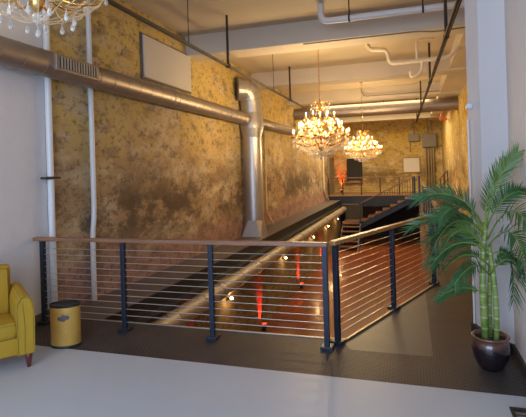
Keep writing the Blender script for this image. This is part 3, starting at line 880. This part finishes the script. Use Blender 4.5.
for s in (-1, 1):
    bm = bmesh.new(); prof = [(-.07, .13), (.07, .13), (.075, .53), (.06, .62), (.02, .66), (-.03, .655), (-.065, .6), (-.075, .53)]
    front = [bm.verts.new((s * .285 + x * s, -.33, z)) for x, z in prof]; back = [bm.verts.new((s * .285 + x * s, .27, z + .03 * (z > .3))) for x, z in prof]
    bm.faces.new(front); bm.faces.new(back[::-1])
    for i in range(len(prof)): bm.faces.new((front[i], front[(i + 1) % 8], back[(i + 1) % 8], back[i]))
    bmesh.ops.bevel(bm, geom=[e for e in bm.edges], offset=.012, segments=2, affect='EDGES')
    arm = obj('armrest', bm, 'velvet', t, auto=True, **k)
    bm = tube(bmesh.new(), [(s * .285 + x * s * .97, -.331, z) for x, z in prof[1:] + [prof[0]]], .006, 6)
    tube(bm, [(s * .27, -.331, .14), (s * .275, -.333, .4), (s * .26, -.331, .6)], .005, 6)
    obj('piping', bm, 'piping', arm, **k)
for x, y in ((-.31, -.28), (.31, -.28), (-.31, .23), (.31, .23)):
    obj('leg', lat([(.017, 0), (.03, .1), (.032, .135)], (x, y, 0), 12), 'red_wood', t, smooth=True, **k)

# ------------------------------------------------------------------ potted palm
PX0, PY0 = .6, 4.36
PF = .84
t = thing('plant_pot', 'glazed dark brown pot with rust lip by the white pier', 'pot', (PX0, PY0, 0))
obj('bowl', lat([(r * PF, z * PF) for r, z in ((.1, 0), (.11, .01), (.125, .03), (.165, .12), (.178, .2), (.17, .27), (.155, .3), (.175, .315), (.182, .33), (.172, .34), (.155, .335), (.15, .29), (.145, .27))], (PX0, PY0, 0), 40), 'pot', t, smooth=True)
obj('soil', lat([(r * PF, z * PF) for r, z in ((.147, .27), (.147, .288), (.09, .3), (.01, .305))], (PX0, PY0, 0), 24), 'soil', t, smooth=True)
t = thing('potted_palm', 'tall green palm with ringed canes in the dark pot', 'palm', (PX0, PY0, .25))
canes = [[(PX0 - .04, PY0 - .02, .25), (PX0 - .05, PY0 - .02, .7), (PX0 - .035, PY0, 1.0), (PX0 - .005, PY0, 1.24)],
         [(PX0 + .045, PY0 - .03, .25), (PX0 + .05, PY0 - .03, .6), (PX0 + .03, PY0 - .03, .86), (PX0 + .01, PY0 - .03, 1.04)],
         [(PX0 + .005, PY0 + .05, .25), (PX0 + .01, PY0 + .06, .6), (PX0 + .03, PY0 + .05, .95)]]
for pts, r in zip(canes, (.028, .022, .021)):
    pp = bend(pts, .2, 5); bm = bmesh.new()
    tube(bm, pp, [r * (1.1 - .35 * i / len(pp)) for i in range(len(pp))], 12)
    obj('cane', bm, 'cane', t, smooth=True)


def frond(b0, c0, t0, L=.2, n=24, mat='leaf', droop=.35, seed=0):
    rnd = random.Random(seed); roll = rnd.choice((-1, 1)) * rnd.uniform(.6, 1.1)
    b0, c0, t0 = Vector(b0), Vector(c0), Vector(t0)
    c0 = c0 * 2 - (b0 + t0) / 2        # control so the curve passes through the middle point
    P = lambda q: b0 * (1 - q) ** 2 + c0 * 2 * q * (1 - q) + t0 * q * q
    D = lambda q: ((c0 - b0) * (1 - q) + (t0 - c0) * q).normalized()
    pts = [P(i / 12) for i in range(13)]
    bm = bmesh.new()
    tube(bm, pts, [.008 - .006 * i / 12 for i in range(13)], 6)
    st = obj('frond', bm, 'rachis', t, smooth=True)
    bm = bmesh.new()
    for i in range(n):
        q = .2 + .8 * (i + .5) / n
        for s in (-1, 1):
            d_ = D(q); side = d_.cross(Vector((0, 0, 1))); side = side.normalized() if side.length > .05 else Vector((1, 0, 0)); side = Matrix.Rotation(roll, 3, d_) @ side
            up = side.cross(d_).normalized()
            ln = L * .85 * (.45 + .75 * sin(pi * min(1, (q - .1) * .95))) * rnd.uniform(.85, 1.1)
            dr = (d_ * (.75 + .5 * q) + side * s * (1.0 - .35 * q) + up * rnd.uniform(.1, .5)).normalized()
            base = P(q); prev = None; w = .0072 * rnd.uniform(.85, 1.15); wd = (dr.cross(up)).normalized()
            tilt = (wd + up * rnd.uniform(-.4, .6)).normalized()
            for j in range(5):
                f = j / 4; p = base + dr * ln * f + Vector((0, 0, -droop * .35 * ln * f * f))
                ww = w * (.55 + 1.4 * f if f < .3 else (1 - f) * 1.4) + .0006
                ring = [bm.verts.new(p - tilt * ww), bm.verts.new(p + Vector((0, 0, -.003)) * (1 if 0 < j < 4 else 0)), bm.verts.new(p + tilt * ww)]
                if prev:
                    bm.faces.new((prev[0], prev[1], ring[1], ring[0])); bm.faces.new((prev[1], prev[2], ring[2], ring[1]))
                prev = ring
    for v in bm.verts:       # leaves stop at the wall
        if v.co.x > .84: v.co.x = .84 - .02 * rnd.random()
    o = obj('leaflets', bm, mat, st)
    return st


K = Vector((PX0 - .01, PY0, 1.18))
for i, (b0, c0, t0, L, n, mt, dr) in enumerate([
    (K, (.36, 4.42, 1.46), (.03, 4.5, 1.43), .19, 34, 'leaf', .5),
    (K + Vector((0, 0, -.03)), (.31, 4.3, 1.3), (-.04, 4.25, 1.19), .15, 34, 'leaf', .3),
    (K, (.66, 4.2, 1.56), (.79, 4.05, 1.82), .16, 32, 'leaf_light', .2),
    (K, (.69, 4.07, 1.46), (.79, 3.8, 1.52), .17, 28, 'leaf', .35),
    (K + Vector((0, 0, -.06)), (.35, 4.18, 1.27), (.15, 4.02, 1.05), .18, 32, 'leaf', .5),
    ((.6, 4.33, .62), (.38, 4.25, .7), (.18, 4.15, .62), .11, 24, 'leaf', .5),
    ((.6, 4.35, 1.0), (.37, 4.4, 1.05), (.14, 4.45, .83), .17, 30, 'leaf', .5),
    ((.61, 4.35, .96), (.73, 4.18, .98), (.72, 4.0, .68), .17, 28, 'leaf', .5),
    ((.6, 4.35, 1.03), (.72, 4.07, 1.2), (.77, 3.8, 1.02), .17, 28, 'leaf', .5),
    (K, (.63, 4.36, 1.5), (.76, 4.35, 1.74), .15, 30, 'leaf_light', .2),
    ((.6, 4.35, 1.1), (.71, 4.05, 1.36), (.78, 3.75, 1.3), .17, 28, 'leaf', .45),
    (K + Vector((0, .01, -.05)), (.46, 4.53, 1.36), (.25, 4.7, 1.3), .16, 28, 'leaf_light', .4),
    ((.6, 4.35, .88), (.42, 4.25, .98), (.24, 4.15, .86), .15, 26, 'leaf', .5),
    ((.61, 4.37, .85), (.74, 4.25, .98), (.78, 4.12, .84), .15, 26, 'leaf', .5),
    (K + Vector((0, 0, -.08)), (.4, 4.2, 1.38), (.2, 4.05, 1.28), .17, 30, 'leaf', .4),
    (K + Vector((0, 0, -.1)), (.38, 4.5, 1.2), (.12, 4.6, 1.02), .17, 30, 'leaf', .45),
    ((.6, 4.34, .95), (.42, 4.15, 1.2), (.25, 3.98, 1.12), .15, 30, 'leaf_light', .5),
    ((.6, 4.35, .92), (.44, 4.5, 1.1), (.28, 4.65, 1.0), .16, 30, 'leaf', .5),
    ((.6, 4.34, .8), (.46, 4.1, .92), (.3, 3.95, .8), .14, 28, 'leaf', .5),
    ((.61, 4.34, .8), (.7, 4.1, .98), (.75, 3.9, .92), .15, 26, 'leaf', .5)]):
    frond(b0, c0, t0, L, n - 5, mt, dr, i + 1)

# ------------------------------------------------------------------ floor box at lower right
t = thing('floor_register', 'dark metal framed floor register at the lower right of the white floor', 'floor register', (.72, 3.56, 0))
bm = bmesh.new()
for a_ in ((.615, .64, 3.44, 3.68), (.79, .815, 3.44, 3.68), (.64, .79, 3.66, 3.68), (.64, .79, 3.44, 3.46)): bx(bm, *a_, .0, .012, bev=.003)
obj('frame', bm, 'rod', t)
obj('recess_shade', box(.64, .79, 3.46, 3.66, 0, .004), 'black', t)  # flat black sheet stands in for the shaded recess under the bars
bm = bmesh.new()
for k2 in range(3): bx(bm, .64, .79, 3.49 + k2 * .05, 3.515 + k2 * .05, .004, .009)
obj('bar', bm, 'box_grey', t)
